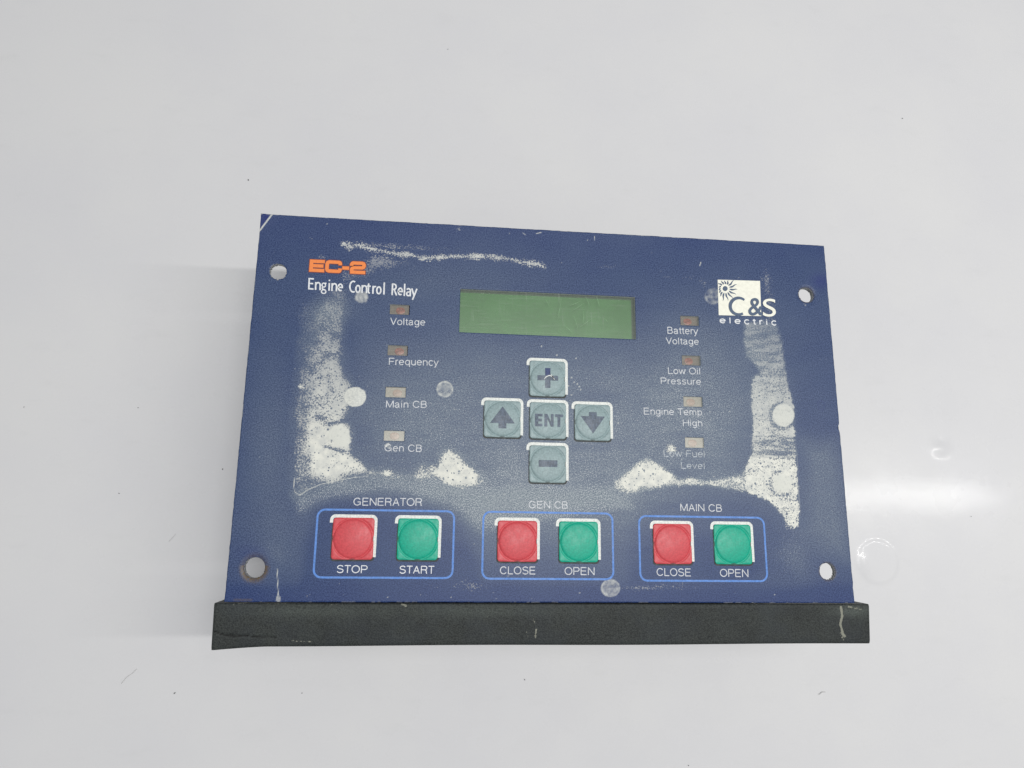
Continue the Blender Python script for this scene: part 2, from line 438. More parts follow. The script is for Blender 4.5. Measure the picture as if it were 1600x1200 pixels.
chalk = np.where(lo_ > 0.02, chalk - 0.55 * blob(u, v, 522, 661, 16, 3.2, -.2) - 0.55 * blob(u, v, 527, 703, 24, 3.2, .3), chalk)
chalk = chalk - 0.12 * lo_ * poly(wu, wv, [(470, 776), (459, 772), (459, 752), (500, 756), (540, 748), (575, 741), (520, 757)], 8)
rn = 0.46 + 0.28 * np.clip((v - 560) / 60, 0, 1)
stri = (vnoise(u * .14, v, 3.2, 77) - 0.5)
rn = rn + stri * (0.55 * np.exp(-((v - 697) / 18) ** 2) + 0.45 * np.exp(-((v - 540) / 30) ** 2) + .30) - 0.22 * np.exp(-((v - 700) / 14) ** 2) * (u > 1165)
rn = np.where(u < 1165, 0.50, rn)
chalk = np.maximum(chalk, ro_ * rn); chalk = np.maximum(chalk, tri2 * 0.86)
for (a, b, rx, ry, s) in ((604, 739, 9, 5, .9), (676, 733, 10, 6, .8), (1205, 768, 10, 8, .8), (1077, 750, 7, 5, .75), (1150, 750, 14, 7, .7), (1236, 815, 8, 10, .75), (1231, 727, 16, 7, .35),
                          (1050, 702, 9, 8, .72), (606, 696, 5, 4, .9), (470, 604, 6, 6, .75), (480, 624, 8, 7, .6), (660, 708, 20, 12, .0)):
    chalk = np.maximum(chalk, s * blob(u, v, a, b, rx, ry))
# moats round the blobs on the right strip
for (a, b, r) in ((1224, 649, 20), (1222, 755, 19)):
    rr = np.hypot(u - a, v - b); chalk = chalk - (0.50 if b < 700 else 0.28) * np.exp(-((rr - r) / 3.2) ** 2) * ((u < a) | (v > b))
# ragged streak across the top
STREAK = [(535, 381), (546, 386), (570, 387), (595, 392), (632, 397), (670, 404), (700, 402), (722, 400), (760, 402), (785, 405), (812, 408), (835, 412), (849, 415)]
stw = 6 + 5 * fbm(u, v, 18, 51)
sd = seg_dist(wu, wv, STREAK, False)
chalk = np.maximum(chalk, np.clip(1.0 - sd / stw, 0, 1) * 0.66)
chalk = np.maximum(chalk, 0.50 * blob(u, v, 620, 385, 90, 5, 0.06))
# faint patches near the title and the logo
faint = 0.62 * blob(u, v, 590, 408, 20, 12) + 0.55 * blob(u, v, 560, 425, 32, 14, -.4) + 0.40 * blob(u, v, 625, 412, 22, 9) + 0.55 * blob(u, v, 503, 402, 8, 3.5) \
    + 0.55 * blob(u, v, 1098, 440, 10, 8, .5) + 0.30 * blob(u, v, 1072, 434, 16, 5) + 0.55 * blob(u, v, 1198, 440, 8, 22) + 0.45 * blob(u, v, 1205, 480, 9, 26) \
    + .5 * blob(u, v, 716, 358, 7, 3.5) + .45 * blob(u, v, 1040, 916, 60, 7) + .45 * blob(u, v, 735, 915, 45, 10) + .5 * blob(u, v, 1000, 920, 20, 4) + .4 * blob(u, v, 945, 417, 24, 4)
faint = faint + 0.55 * poly(u, v, [(500, 480), (520, 455), (545, 452), (538, 500), (500, 505)], 20)
chalk = np.maximum(chalk, faint * 0.86)
chalk = np.clip(chalk, 0, 1)
opac = np.clip(0.24 + (v - 470) / 250 * 0.80, 0.24, 1.0)
opac = np.where(u < 600, opac * (0.55 + 0.40 * lc_), opac)
opac = np.where((ro_ > 0.01) & (v < 715), np.clip(0.20 + (v - 525) / 130 * 0.46, 0.20, 0.70), opac)
opac = np.where(sd < 9, 0.72, opac)
opac = np.where((v > 900), 0.35, opac); opac = np.where((v < 445) & (sd >= 9), 0.30, opac)
opac = np.maximum(opac, blob(u, v, 470, 604, 9, 9) * .9)

# solid deposits
white = np.zeros_like(u)
for (a, b, r, ry, s, soft) in ((555, 620, 17.2, 15.5, 1.0, 1.6), (1224, 649, 17.2, 18.5, .74, 2.0), (1222, 755, 14, 15, 1.0, 5)):
    white = np.maximum(white, s * disc(fu * .3 + u * .7, fv * .3 + v * .7, a, b, r, soft, ry))
for (a, b, r, ry, rim, core, soft) in ((695, 608, 13.4, 13, .66, .42, 1.5), (954, 919, 15.5, 14.5, .56, .46, 2), (1114, 463, 13.5, 13.5, .42, .36, 3), (565, 464, 12.5, 11.5, .30, .62, 6)):
    dd = np.hypot((u - a) / r, (v - b) / ry)
    white = np.maximum(white, disc(u, v, a, b, r, soft, ry) * (core + (rim - core) * np.clip((dd - .7) / .2, 0, 1) + (fbm(u, v, 4, 61, 2) - .5) * .5))
white = np.maximum(white, poly(fu, fv, [(511, 680), (520, 667), (536, 662), (545, 672), (548, 686), (545, 704), (530, 697), (518, 690)], 2.5) * (0.90 + .25 * (fbm(u, v, 10, 64) - .5)))
# crease round the lower left of the chalk, hairline under the chalk, scratches
ln = [([(461, 745), (459, 757), (460, 768), (468, 774), (480, 766), (500, 757), (530, 750), (560, 745), (575, 745)], 1.5, .85),
      ([(575, 745), (610, 749), (660, 753), (700, 760)], 0.9, .45), ([(433, 888), (434.5, 930)], 1.7, .85), ([(434.5, 928), (434.8, 934)], 3.2, .6), ([(434.8, 934), (435, 938)], 7.5, .55),
      ([(1095, 410), (1093.5, 415)], 1.5, .9), ([(929, 369), (928.5, 376)], 1.2, .8), ([(838, 365), (846, 363)], 1.6, .8), ([(817, 364), (821, 367)], 1.6, .7),
      ([(1221, 540), (1226, 572), (1232, 605), (1241, 637)], 1.1, .45), ([(1243, 690), (1246, 725), (1248, 772), (1250, 805)], 1.1, .6), ([(1256, 475), (1259, 477)], 1.6, .8),
      ([(408, 345), (423, 337)], 0.1, .0), ([(425, 335.5), (404.5, 362)], 2.6, .9), ([(404, 362), (402.5, 372)], 1.6, .6), ([(405, 338), (411, 334)], 1.4, .7),
      ([(428, 388), (430, 392), (424, 400), (420, 410)], 0.8, .35), ([(484, 371), (489, 374)], 1.0, .6), ([(1036, 433), (1046, 433)], 1.2, .5),
      ([(545, 600), (538, 585)], 1.0, .5), ([(490, 667), (500, 664), (518, 659)], 0.6, .2)]
for pts, wd, s in ln: white = np.maximum(white, s * line(u, v, pts, wd, 1.3))
for k in range(150):
    a = rng.uniform(360, 1325); b = rng.uniform(345, 938)
    if k < 85: a = rng.normal(900, 200); b = rng.normal(740, 110)
    if k > 128: a = rng.uniform(360, 1330); b = rng.uniform(926, 939)
    white = np.maximum(white, rng.uniform(.3, .85) * disc(u, v, a, b, rng.uniform(.7, 1.5), 1.5, rng.uniform(.6, 1.2)))
# little curl and specks right of the plus key
for a, b in ((893, 590), (897, 597), (902, 600), (905, 604), (907, 609), (888, 603), (846, 541), (870, 555), (900, 560), (893, 617), (966, 661), (858, 762)):
    white = np.maximum(white, .8 * disc(u, v, a, b, 1.4, 1.3))
ed = np.minimum(np.minimum(vx[:, 0] + PW / 2, PW / 2 - vx[:, 0]), np.minimum(vx[:, 1] + PH / 2, PH / 2 - vx[:, 1])) / 0.0005
white = np.maximum(white, np.clip(1 - ed, 0, 1) * (fbm(u, v, 12, 71) > 0.60) * .45)

# bloom
haze = 0.03 + 0.07 * fbm(u, v, 120, 81)
haze += 0.40 * poly(u, v, [(600, 560), (760, 540), (1100, 560), (1180, 620), (1180, 780), (960, 790), (760, 810), (700, 770), (560, 740), (545, 640)], 150)
haze += 0.24 * blob(u, v, 860, 770, 180, 45) + 0.30 * poly(u, v, [(458, 772), (520, 748), (600, 745), (740, 765), (960, 765), (985, 790), (900, 797), (752, 830), (700, 792), (620, 770), (520, 775), (470, 800)], 22)
haze += 0.16 * blob(u, v, 425, 700, 40, 160) + 0.12 * blob(u, v, 430, 865, 22, 15, .8) + 0.14 * blob(u, v, 700, 440, 160, 60)
haze += 0.30 * poly(u, v, [(1252, 690), (1300, 690), (1318, 720), (1325, 870), (1290, 860), (1262, 830)], 40) + 0.20 * blob(u, v, 1230, 870, 45, 40)
haze += 0.16 * blob(u, v, 1120, 560, 130, 120) + 0.18 * blob(u, v, 800, 830, 400, 60)
haze -= 0.22 * poly(u, v, [(480, 850), (500, 800), (560, 776), (640, 774), (720, 800), (745, 850), (740, 925), (480, 925)], 30)
haze -= 0.16 * poly(u, v, [(985, 830), (1010, 785), (1100, 766), (1180, 776), (1228, 830), (1235, 900), (990, 905)], 30)
haze -= 0.16 * blob(u, v, 800, 617, 45, 10) + 0.12 * blob(u, v, 935, 622, 40, 10) - .04 * blob(u, v, 870, 350, 300, 40)
haze -= 0.15 * np.clip((v - 905) / 30, 0, 1)
haze *= 0.85 + 0.35 * fbm(u, v, 40, 91)
haze += (0.30 * poly(wu, wv, LEFT, 26) + 0.34 * poly(fu, fv, RIGHT, 7) + 0.22 * blob(u, v, 515, 480, 45, 30)) * np.clip((v - 430) / 60, 0, 1)
haze += (fbm(u * .5, v * 2.2, 22, 95) - .5) * .22 * blob(u, v, 900, 720, 380, 170)
speck = np.clip(haze * 1.6 - 0.12, 0, 1); speck = np.maximum(speck, .9 * poly(u, v, [(460, 778), (520, 756), (600, 752), (740, 772), (760, 800), (740, 820), (690, 785), (600, 768), (500, 785), (462, 810)], 14))
speck = np.maximum(speck, .55 * blob(u, v, 1235, 860, 40, 50)); speck = np.maximum(speck, 0.8 * blob(u, v, 720, 690, 30, 20)); speck = np.maximum(speck, .5 * blob(u, v, 1010, 700, 50, 20))
sweep = 0.9 * poly(u, v, [(700, 868), (980, 868), (1230, 850), (1300, 870), (1300, 900), (960, 905), (700, 900)], 30) + 0.8 * blob(u, v, 1000, 780, 60, 14, -.15) + .6 * blob(u, v, 1170, 690, 20, 40) + .35 * blob(u, v, 950, 840, 250, 60) + .5 * blob(u, v, 1280, 800, 20, 70)
deep = 0.75 * blob(u, v, 1283, 440, 16, 12) + 0.35 * blob(u, v, 395, 865, 26, 12) + 0.25 * np.clip((440 - v) / 90, 0, 1) + .18 * np.clip((v - 900) / 40, 0, 1)
deep = np.maximum(deep, poly(u, v, [(410, 333), (423, 336), (405, 360), (403, 345)], 2.0) * (0.75 + .25 * (vnoise(u, v * .1, 2, 5) > .4)))
deep = np.maximum(deep, .45 * line(u, v, [(1278, 628), (1283, 626), (1288, 630), (1288, 638), (1285, 641), (1279, 638), (1278, 628)], 1.3, 1.4))
hz = HOLES[2]; RR = np.hypot(vx[:, 0] - hz[0], vx[:, 1] - hz[1])
rust = np.clip(1.5 - (RR - hz[2]) / 0.0012, 0, 1) * np.where(vx[:, 1] < hz[1] + .0006, 1, .35)
rust = np.maximum(rust, .8 * blob(u, v, 398, 906, 10, 5))
for hz_ in HOLES[1:2] + HOLES[3:]:
    R2 = np.hypot(vx[:, 0] - hz_[0], vx[:, 1] - hz_[1]); rust = np.maximum(rust, np.clip(1 - (R2 - hz_[2]) / 0.0006, 0, 1) * .6)
rust = np.maximum(rust, .55 * line(u, v, [(366, 937), (380, 937.5), (393, 937.5)], 3.2, 2))
def pad(a): return np.concatenate([a, a[bv] * 0 + 0])
for nm, a in (('chalk', chalk), ('opac', opac), ('white', white), ('haze', haze), ('speck', speck), ('sweep', sweep), ('deep', deep), ('rust', rust)):
    set_attr(me, nm, np.concatenate([a, np.zeros(len(bv))]))
me.materials.append(M_PANEL); me.materials.append(simple('cut_metal_edge', (0.26, 0.27, 0.28), 0.4, 0.35, 3.0))
plate = link('face_plate', me, None, relay, FACE)

bk = box_bm(-PW / 2 + .0001, PW / 2 - .0001, -PH / 2 + .0001, PH / 2 - .0001, 0, 0); bk.free()

# --- housing behind the panel, standing on the table
hb = box_bm(-0.076, 0.076, -0.057, 0.040, 0.0, H0 - TH - 0.0004, 0.001)
link('rear_housing', bm_mesh('rear_housing', hb), M_STEEL, relay)

# --- black bottom rail
RX0, RX1 = -0.10288, 0.10503
RY0 = -0.06300; RL = 0.01266; PHI = math.radians(6.1); RZ = 0.00036
rx = np.linspace(RX0, RX1, 521); rt = np.linspace(0, 1, 34)
TX, TT = np.meshgrid(rx, rt)
sag = np.clip((RX0 + .016 - TX) / .016, 0, 1) ** 1.3 * 0.0011 + 0.0001 * np.sin(TX * 60)
RLv = RL + sag - 0.0001
TXx = TX + (TX > .1) * TT * .0 - (TX < 0) * 0
Yv = RY0 - TT * RLv * math.cos(PHI); Zv = RZ - TT * RLv * math.sin(PHI)
# rounded arrises
ar = 0.0005
Zv = Zv - ar * (np.exp(-TT * RL / 0.00035) + np.exp(-(1 - TT) * RL / 0.00035)) * .7 - ar * .7 * (np.exp(-(TX - RX0) / .00035) + np.exp(-(RX1 - TX) / .00035))
ru, rv = UV(TX, Yv, Zv)
crk_pts = [(334, 986), (341, 990), (352, 993), (362, 993.5), (385, 994), (404, 995), (431, 995.5)]
crk = line(ru, rv + (fbm(ru, rv, 6, 15) - .5) * 3, crk_pts, 1.7, 1.3)
Zv = Zv - crk * 0.0003
nR, nC = TX.shape; gi = np.arange(nR * nC).reshape(nR, nC)
V = list(np.stack([TX, Yv, Zv], -1).reshape(-1, 3))
F = [tuple(int(k) for k in (gi[i + 1, j], gi[i + 1, j + 1], gi[i, j + 1], gi[i, j])) for i in range(nR - 1) for j in range(nC - 1)]
# sides of the rail, 14 mm deep
ring = [gi[0, j] for j in range(nC)] + [gi[i, nC - 1] for i in range(1, nR)] + [gi[nR - 1, j] for j in range(nC - 2, -1, -1)] + [gi[i, 0] for i in range(nR - 2, 0, -1)]
b0 = len(V)
for r_ in ring:
    p = V[r_]; V.append(np.array([p[0], p[1], -0.014]))
nr = len(ring)
for k in range(nr): F.append((int(ring[k]), int(ring[(k + 1) % nr]), b0 + (k + 1) % nr, b0 + k))
F.append(tuple(range(b0 + nr - 1, b0 - 1, -1)))
rme = mesh('bottom_rail', V, F)
for p_ in rme.polygons: p_.use_smooth = p_.index < (nR - 1) * (nC - 1)
z0 = np.zeros(nr)
chip = 0.42 * (TT < .05) * fbm(ru, rv, 25, 8) * 1.3 + 0.5 * (TT > .97) * fbm(ru, rv, 18, 18)
for pts, wd, s in (([(1314, 948), (1316, 962), (1313, 975), (1317, 990), (1320, 994)], 4.0, .85), ([(1313, 990), (1318, 999)], 5, .5), ([(766, 946), (761, 966)], 1.8, .62), ([(822, 985), (826, 999)], 3, .55),
                   ([(838, 983), (836, 997)], 4, .62), ([(833, 967), (836, 974)], 3.0, .6), ([(958, 944), (968, 950), (975, 958)], 1.8, .6), ([(825, 948), (850, 958)], 1.4, .4), ([(664, 972), (670, 998)], 2.0, .48),
                   ([(628, 944), (635, 947)], 3.5, .75), ([(350, 976), (362, 980), (376, 986)], 1.2, .5), ([(1090, 953), (1095, 955)], 2, .6), ([(1325, 948), (1345, 952)], 5, .5), ([(716, 948), (718, 953)], 2, .5),
                   ([(455, 1001), (490, 1003)], 4, .52), ([(366, 943.5), (384, 943)], 2.0, .75), ([(415, 943), (450, 943)], 1.6, .7)):
    chip = np.maximum(chip, s * line(ru, rv, pts, wd, 2.5))
hzr = .35 * blob(ru, rv, 480, 955, 110, 10) + .35 * blob(ru, rv, 760, 955, 120, 10) + .6 * blob(ru, rv, 1330, 955, 30, 8) + .2 * fbm(ru, rv, 30, 3)
for nm, a in (('chip', chip), ('crack', crk), ('haze', hzr)):
    set_attr(rme, nm, np.concatenate([a.ravel(), z0]))
link('bottom_rail', rme, M_RAIL, relay, FACE)

# --- display
def flat_rect(name, r, z, mat, parent, loc=FACE, inset=0.0):
    a, b, c_, d = r
    return link(name, mesh(name, [(a + inset, c_ + inset, z), (b - inset, c_ + inset, z), (b - inset, d - inset, z), (a + inset, d - inset, z)], [(0, 1, 2, 3)]), mat, parent, loc)
cxl, cyl = (LCD[0] + LCD[1]) / 2, (LCD[2] + LCD[3]) / 2
lcd = link('display', bm_mesh('display', box_bm(LCD[0] - .001, LCD[1] + .001, LCD[2] - .001, LCD[3] + .001, -TH - 0.002, -TH - 0.0002)), M_LCD, relay, FACE)
fr = bmesh.new()     # dark strips painting the recess's inner shadow along its top and right
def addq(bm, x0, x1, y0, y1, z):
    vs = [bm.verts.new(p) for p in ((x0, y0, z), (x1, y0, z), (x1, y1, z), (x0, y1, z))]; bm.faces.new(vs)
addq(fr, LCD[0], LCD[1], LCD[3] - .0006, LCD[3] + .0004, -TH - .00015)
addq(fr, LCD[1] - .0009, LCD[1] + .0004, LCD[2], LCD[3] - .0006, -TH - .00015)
link('display_edge_shade', bm_mesh('display_edge_shade', fr), simple('dark_green_edge_shade', (0.05, 0.10, 0.055), 0.5), lcd)
pane = link('window_pane', bm_mesh('window_pane', box_bm(LCD[0] + .00002, LCD[1] - .00002, LCD[2] + .00002, LCD[3] - .00002, -0.00032, -0.00012)), M_PANE, lcd)

# scratches on the display pane: real fine ridges
def ribbon(pts, width, z=0.0, closed=False, taper=None, cap=0.0):
    """flat mitred ribbon through 2D points -> verts, faces"""
    n_ = len(pts); L = []; Rr = []
    for i in range(n_):
        p = Vector(pts[i])
        if closed: a = Vector(pts[i - 1]); b = Vector(pts[(i + 1) % n_])
        else: a = Vector(pts[max(0, i - 1)]); b = Vector(pts[min(n_ - 1, i + 1)])
        d1 = (p - a); d2 = (b - p)
        if d1.length < 1e-12: d1 = d2
        if d2.length < 1e-12: d2 = d1
        d1 = d1.normalized(); d2 = d2.normalized(); t = (d1 + d2)
        if t.length < 1e-6: t = d1
        t = t.normalized(); nrm = Vector((-t.y, t.x)); k = 1 / max(0.45, nrm.dot(Vector((-d1.y, d1.x))))
        wdt = width * (taper[i] if taper else 1) / 2 * k
        L.append((p + nrm * wdt)); Rr.append((p - nrm * wdt))
    V_ = [(q_.x, q_.y, z) for q_ in L] + [(q_.x, q_.y, z) for q_ in Rr]
    F_ = [(n_ + i, n_ + (i + 1) % n_, (i + 1) % n_, i) for i in range(n_ if closed else n_ - 1)]
    return V_, F_
class Flat:
    """collects flat print pieces into one mesh; each piece 4 microns above the last"""
    def __init__(s, z=0.00004): s.V = []; s.F = []; s.z = z; s.k = 0
    def add(s, V_, F_):
        o = len(s.V); zz = s.k * 0.000003; s.k += 1
        s.V += [(a, b, c_ + s.z + zz) for a, b, c_ in V_]; s.F += [tuple(i + o for i in f) for f in F_]
    def stroke(s, pts, wd, **k): s.add(*ribbon(pts, wd, **k))
    def poly(s, pts):
        s.add([(x, y, 0) for x, y in pts], [tuple(range(len(pts)))])
    def build(s, name, mat, parent, loc=FACE):
        bm = bmesh.new(); vs = [bm.verts.new(v_) for v_ in s.V]
        for f in s.F:
            try: bm.faces.new([vs[i] for i in f])
            except ValueError: pass
        for f in bm.faces:
            f.normal_update()
            if f.normal.z < 0: f.normal_flip()
        me_ = bpy.data.meshes.new(name); bm.to_mesh(me_); bm.free()
        return link(name, me_, mat, parent, loc)
sf = Flat(0.0)
for (a, b) in (((915, 463), (921, 478)), ((932, 463), (937, 480)), ((877, 465), (871, 500)), ((889, 478), (908, 470)), ((893, 486), (912, 474)), ((881, 507), (896, 522)), ((897, 494), (903, 515)), ((912, 486), (911, 505)),
               ((944, 497), (950, 503)), ((905, 512), (925, 497)), ((852, 467), (858, 478))):
    sf.stroke([P(*a), P((a[0] + b[0]) / 2 + .6, (a[1] + b[1]) / 2), P(*b)], 0.00016, taper=[.3, 1, .2])
sf.build('scratch', simple('pale_scratch', (0.20, 0.36, 0.19), 0.4), lcd, (0, 0, -0.00010))

# --- indicator windows
win_labels = ['dim red Voltage indicator window', 'dim red Frequency indicator window', 'pale pinkish Main CB indicator window', 'pale beige Gen CB indicator window', 'dim red Battery Voltage indicator window',
              'dim red Low Oil Pressure indicator window', 'pale pinkish Engine Temp High indicator window', 'pale beige Low Fuel Level indicator window']
cav_me = {}
for i, r_ in enumerate(LEDR):
    pale = i in (2, 3, 6, 7)
    ccx, ccy = (r_[0] + r_[1]) / 2, (r_[2] + r_[3]) / 2
    kind = (pale, i % 4 == 3)
    if pale not in cav_me:
        depth = 0.0011 if not pale else 0.0007
        bm = box_bm(-LW + .00003, LW - .00003, -LH + .00003, LH - .00003, -depth - .0008, -depth, 0)
        cav_me[pale] = bm_mesh('indicator_window', bm)
        bm = bmesh.new(); bmesh.ops.create_uvsphere(bm, u_segments=20, v_segments=12, radius=1)
        for v_ in bm.verts: v_.co = Vector((v_.co.x * 1.55 * MM, v_.co.y * 1.25 * MM, v_.co.z * .10 * MM))
        cav_me[('l', pale)] = bm_mesh('led_lens', bm, True)
        cav_me[('p', pale)] = bm_mesh('indicator_pane', box_bm(-LW + .00003, LW - .00003, -LH + .00003, LH - .00003, -0.00025, -0.0001, 0))
    o = link('indicator_window', cav_me[pale], M_CAVL if pale else M_CAV, relay, (ccx, ccy, H0))
    o['label'] = win_labels[i]
    dx = (.4, .6, .5, .1, -.5, -.6, -.6, -.5)[i] * MM
    depth = 0.0011 if not pale else 0.0007
    link('led_lens', cav_me[('l', pale)], M_LEDP if pale else M_LED, o, (dx, -.0001, -depth))
    link('indicator_pane', cav_me[('p', pale)], M_WPANE, o)

# --- lettering
def glyph_mesh(txt, offset=0.0, spacing=1.0):
    cu = bpy.data.curves.new('t', 'FONT')
    cu.body = txt; cu.size = 1; cu.offset = offset; cu.space_character = spacing; cu.resolution_u = 6
    ob = bpy.data.objects.new('t', cu); col.objects.link(ob)
    bpy.context.view_layer.update()
    me_ = bpy.data.meshes.new_from_object(ob.evaluated_get(bpy.context.evaluated_depsgraph_get()))
    bpy.data.objects.remove(ob); bpy.data.curves.remove(cu)
    return me_
def arc(cx_, cy_, rx_, ry_, a0, a1, n_=12):
    return [(cx_ + rx_ * math.cos(math.radians(a0 + (a1 - a0) * k / n_)), cy_ + ry_ * math.sin(math.radians(a0 + (a1 - a0) * k / n_))) for k in range(n_ + 1)]
XH = 0.735
def _bowl(cx_, rx_, a0, a1, n_=18, cy_=XH / 2, ry_=XH / 2): return arc(cx_, cy_, rx_, ry_, a0, a1, n_)
def SG(c):
    """grotesque letter as centre lines (cap height 1) and its advance width"""
    X_ = XH; K = .045
    if c == 'A': return [[(.06, 0), (.45, .97)], [(.84, 0), (.45, .97)], [(.19, .34), (.71, .34)]], .93
    if c == 'B': return [[(.12, 0), (.12, 1)], [(.12, .96), (.50, .96)] + arc(.50, .745, .24, .215, 80, -90, 9) + [(.12, .53)], [(.48, .53)] + arc(.52, .285, .27, .245, 80, -90, 9) + [(.12, .04)]], .93
    if c == 'C': return [arc(.53, .5, .43, .46, 35, 325, 24)], 1.02
    if c == 'E': return [[(.12, 0), (.12, 1)], [(.12, .96), (.82, .96)], [(.12, .52), (.76, .52)], [(.12, .04), (.84, .04)]], .92
    if c == 'F': return [[(.12, 0), (.12, 1)], [(.12, .96), (.78, .96)], [(.12, .50), (.70, .50)]], .84
    if c == 'G': return [arc(.54, .5, .44, .46, 38, 325, 24) + [(.94, .17), (.94, .46)], [(.57, .46), (.98, .46)]], 1.10
    if c == 'H': return [[(.12, 0), (.12, 1)], [(.88, 0), (.88, 1)], [(.12, .52), (.88, .52)]], 1.0
    if c == 'I': return [[(.14, 0), (.14, 1)]], .28
    if c == 'L': return [[(.12, 0), (.12, 1)], [(.12, .04), (.74, .04)]], .78
    if c == 'M': return [[(.12, 0), (.12, 1)], [(1.02, 0), (1.02, 1)], [(.14, .98), (.57, .04)], [(1.0, .98), (.57, .04)]], 1.15
    if c == 'N': return [[(.12, 0), (.12, 1)], [(.88, 0), (.88, 1)], [(.13, .97), (.87, .03)]], 1.0
    if c == 'O': return [arc(.545, .5, .455, .46, 0, 360, 32)], 1.09
    if c == 'P': return [[(.12, 0), (.12, 1)], [(.12, .96), (.54, .96)] + arc(.56, .715, .26, .245, 85, -90, 10) + [(.12, .47)]], .92
    if c == 'R': return [[(.12, 0), (.12, 1)], [(.12, .96), (.56, .96)] + arc(.58, .73, .26, .23, 85, -90, 10) + [(.12, .50)], [(.56, .50), (.72, .42), (.78, .30), (.80, .10), (.86, 0)]], 1.0
    if c == 'S': return [arc(.46, .73, .33, .23, 20, 180, 12) + [(.15, .66), (.22, .57), (.46, .52), (.70, .46), (.81, .36)] + arc(.46, .27, .36, .24, 10, -165, 14)], .93
    if c == 'T': return [[(.40, 0), (.40, .96)], [(.02, .96), (.78, .96)]], .82
    if c == 'V': return [[(.04, 1), (.43, .03)], [(.82, 1), (.43, .03)]], .88
    if c == 'a': return [[(.10, .53), (.14, .64)] + arc(.34, .54, .21, .16, 130, 10, 8) + [(.56, .2), (.58, .06), (.64, .02)], [(.56, .44), (.34, .39)] + arc(.28, .20, .20, .17, 100, 290, 12) + [(.46, .10), (.56, .24)]], .76
    if c == 'c': return [_bowl(.37, .28, 42, 318)], .69
    if c == 'e': return [[(.09, .38), (.67, .38)], arc(.38, XH / 2, .295, .33, 2, 318, 22)], .77
    if c == 'g': return [arc(.35, .385, .265, .31, 0, 360, 22), [(.635, X_), (.635, .02)] + arc(.37, -.02, .265, .22, -5, -155, 12)], .76
    if c == 'h': return [[(.12, 0), (.12, 1)], [(.12, .42)] + arc(.38, .45, .25, .25, 165, 0, 10) + [(.63, 0)]], .75
    if c == 'i': return [[(.13, 0), (.13, X_)], [(.13, .89), (.13, 1.0)]], .30
    if c == 'l': return [[(.13, 0), (.13, 1.0)]], .30
    if c == 'm': return [[(.12, 0), (.12, X_)], [(.12, .42)] + arc(.34, .47, .215, .23, 165, 0, 10) + [(.555, 0)], [(.555, .42)] + arc(.77, .47, .215, .23, 165, 0, 10) + [(.985, 0)]], 1.12
    if c == 'n': return [[(.12, 0), (.12, X_)], [(.12, .42)] + arc(.38, .45, .25, .25, 165, 0, 10) + [(.63, 0)]], .75
    if c == 'o': return [arc(.38, XH / 2, .295, .33, 0, 360, 24)], .77
    if c == 'p': return [[(.12, -.28), (.12, X_)], arc(.40, XH / 2, .27, .33, 0, 360, 24)], .77
    if c == 'q': return [[(.65, -.28), (.65, X_)], arc(.37, XH / 2, .27, .33, 0, 360, 24)], .77
    if c == 'r': return [[(.12, 0), (.12, X_)], [(.12, .42)] + arc(.36, .44, .23, .26, 165, 75, 7)], .46
    if c == 's': return [arc(.34, .54, .23, .16, 25, 180, 10) + [(.14, .46), (.34, .38), (.52, .32), (.58, .22)] + arc(.34, .19, .25, .155, -5, -160, 11)], .69
    if c == 't': return [[(.18, .92), (.18, .16), (.22, .06), (.36, .03)], [(.02, .69), (.36, .69)]], .39
    if c == 'u': return [[(.63, 0), (.63, X_)], [(.12, X_), (.12, .285)] + arc(.37, .285, .25, .25, 180, 350, 10)[1:]], .75
    if c == 'v': return [[(.03, X_), (.33, .03)], [(.63, X_), (.33, .03)]], .67
    if c == 'w': return [[(.03, X_), (.27, .03)], [(.50, .70), (.27, .03)], [(.50, .70), (.73, .03)], [(.97, X_), (.73, .03)]], 1.0
    if c == 'y': return [[(.03, X_), (.33, .03)], [(.63, X_), (.33, .03), (.24, -.20), (.08, -.24)]], .67
    return [], .40
def lettering(txt, a, b, cap_px, mat=None, wt=.122, track=.035, parent=relay, label=None, z=0.00004, name='printed_lettering', loc=FACE):
    A = Vector(P(*a)); B = Vector(P(*b)); cap = (Vector(P(a[0], a[1] - cap_px)) - A).length
    st = []; x = 0
    for c in txt:
        g_, adv = SG(c)
        st += [[(x + px, py) for px, py in q_] for q_ in g_]; x += adv + track
    x0 = min(p[0] for q_ in st for p in q_) - wt / 2; x1 = max(p[0] for q_ in st for p in q_) + wt / 2
    ex = B - A; L = ex.length; ex = ex / L; ey = Vector((-ex.y, ex.x)); f = Flat(z)
    for q_ in st:
        f.stroke([tuple(A + ex * ((px - x0) / (x1 - x0) * L) + ey * (py * cap)) for px, py in q_], cap * wt)
    o = f.build(name, mat or M_TEXT, parent, loc); o['label'] = label or 'printed white word "%s"' % txt
    return o
W_ = 0.002
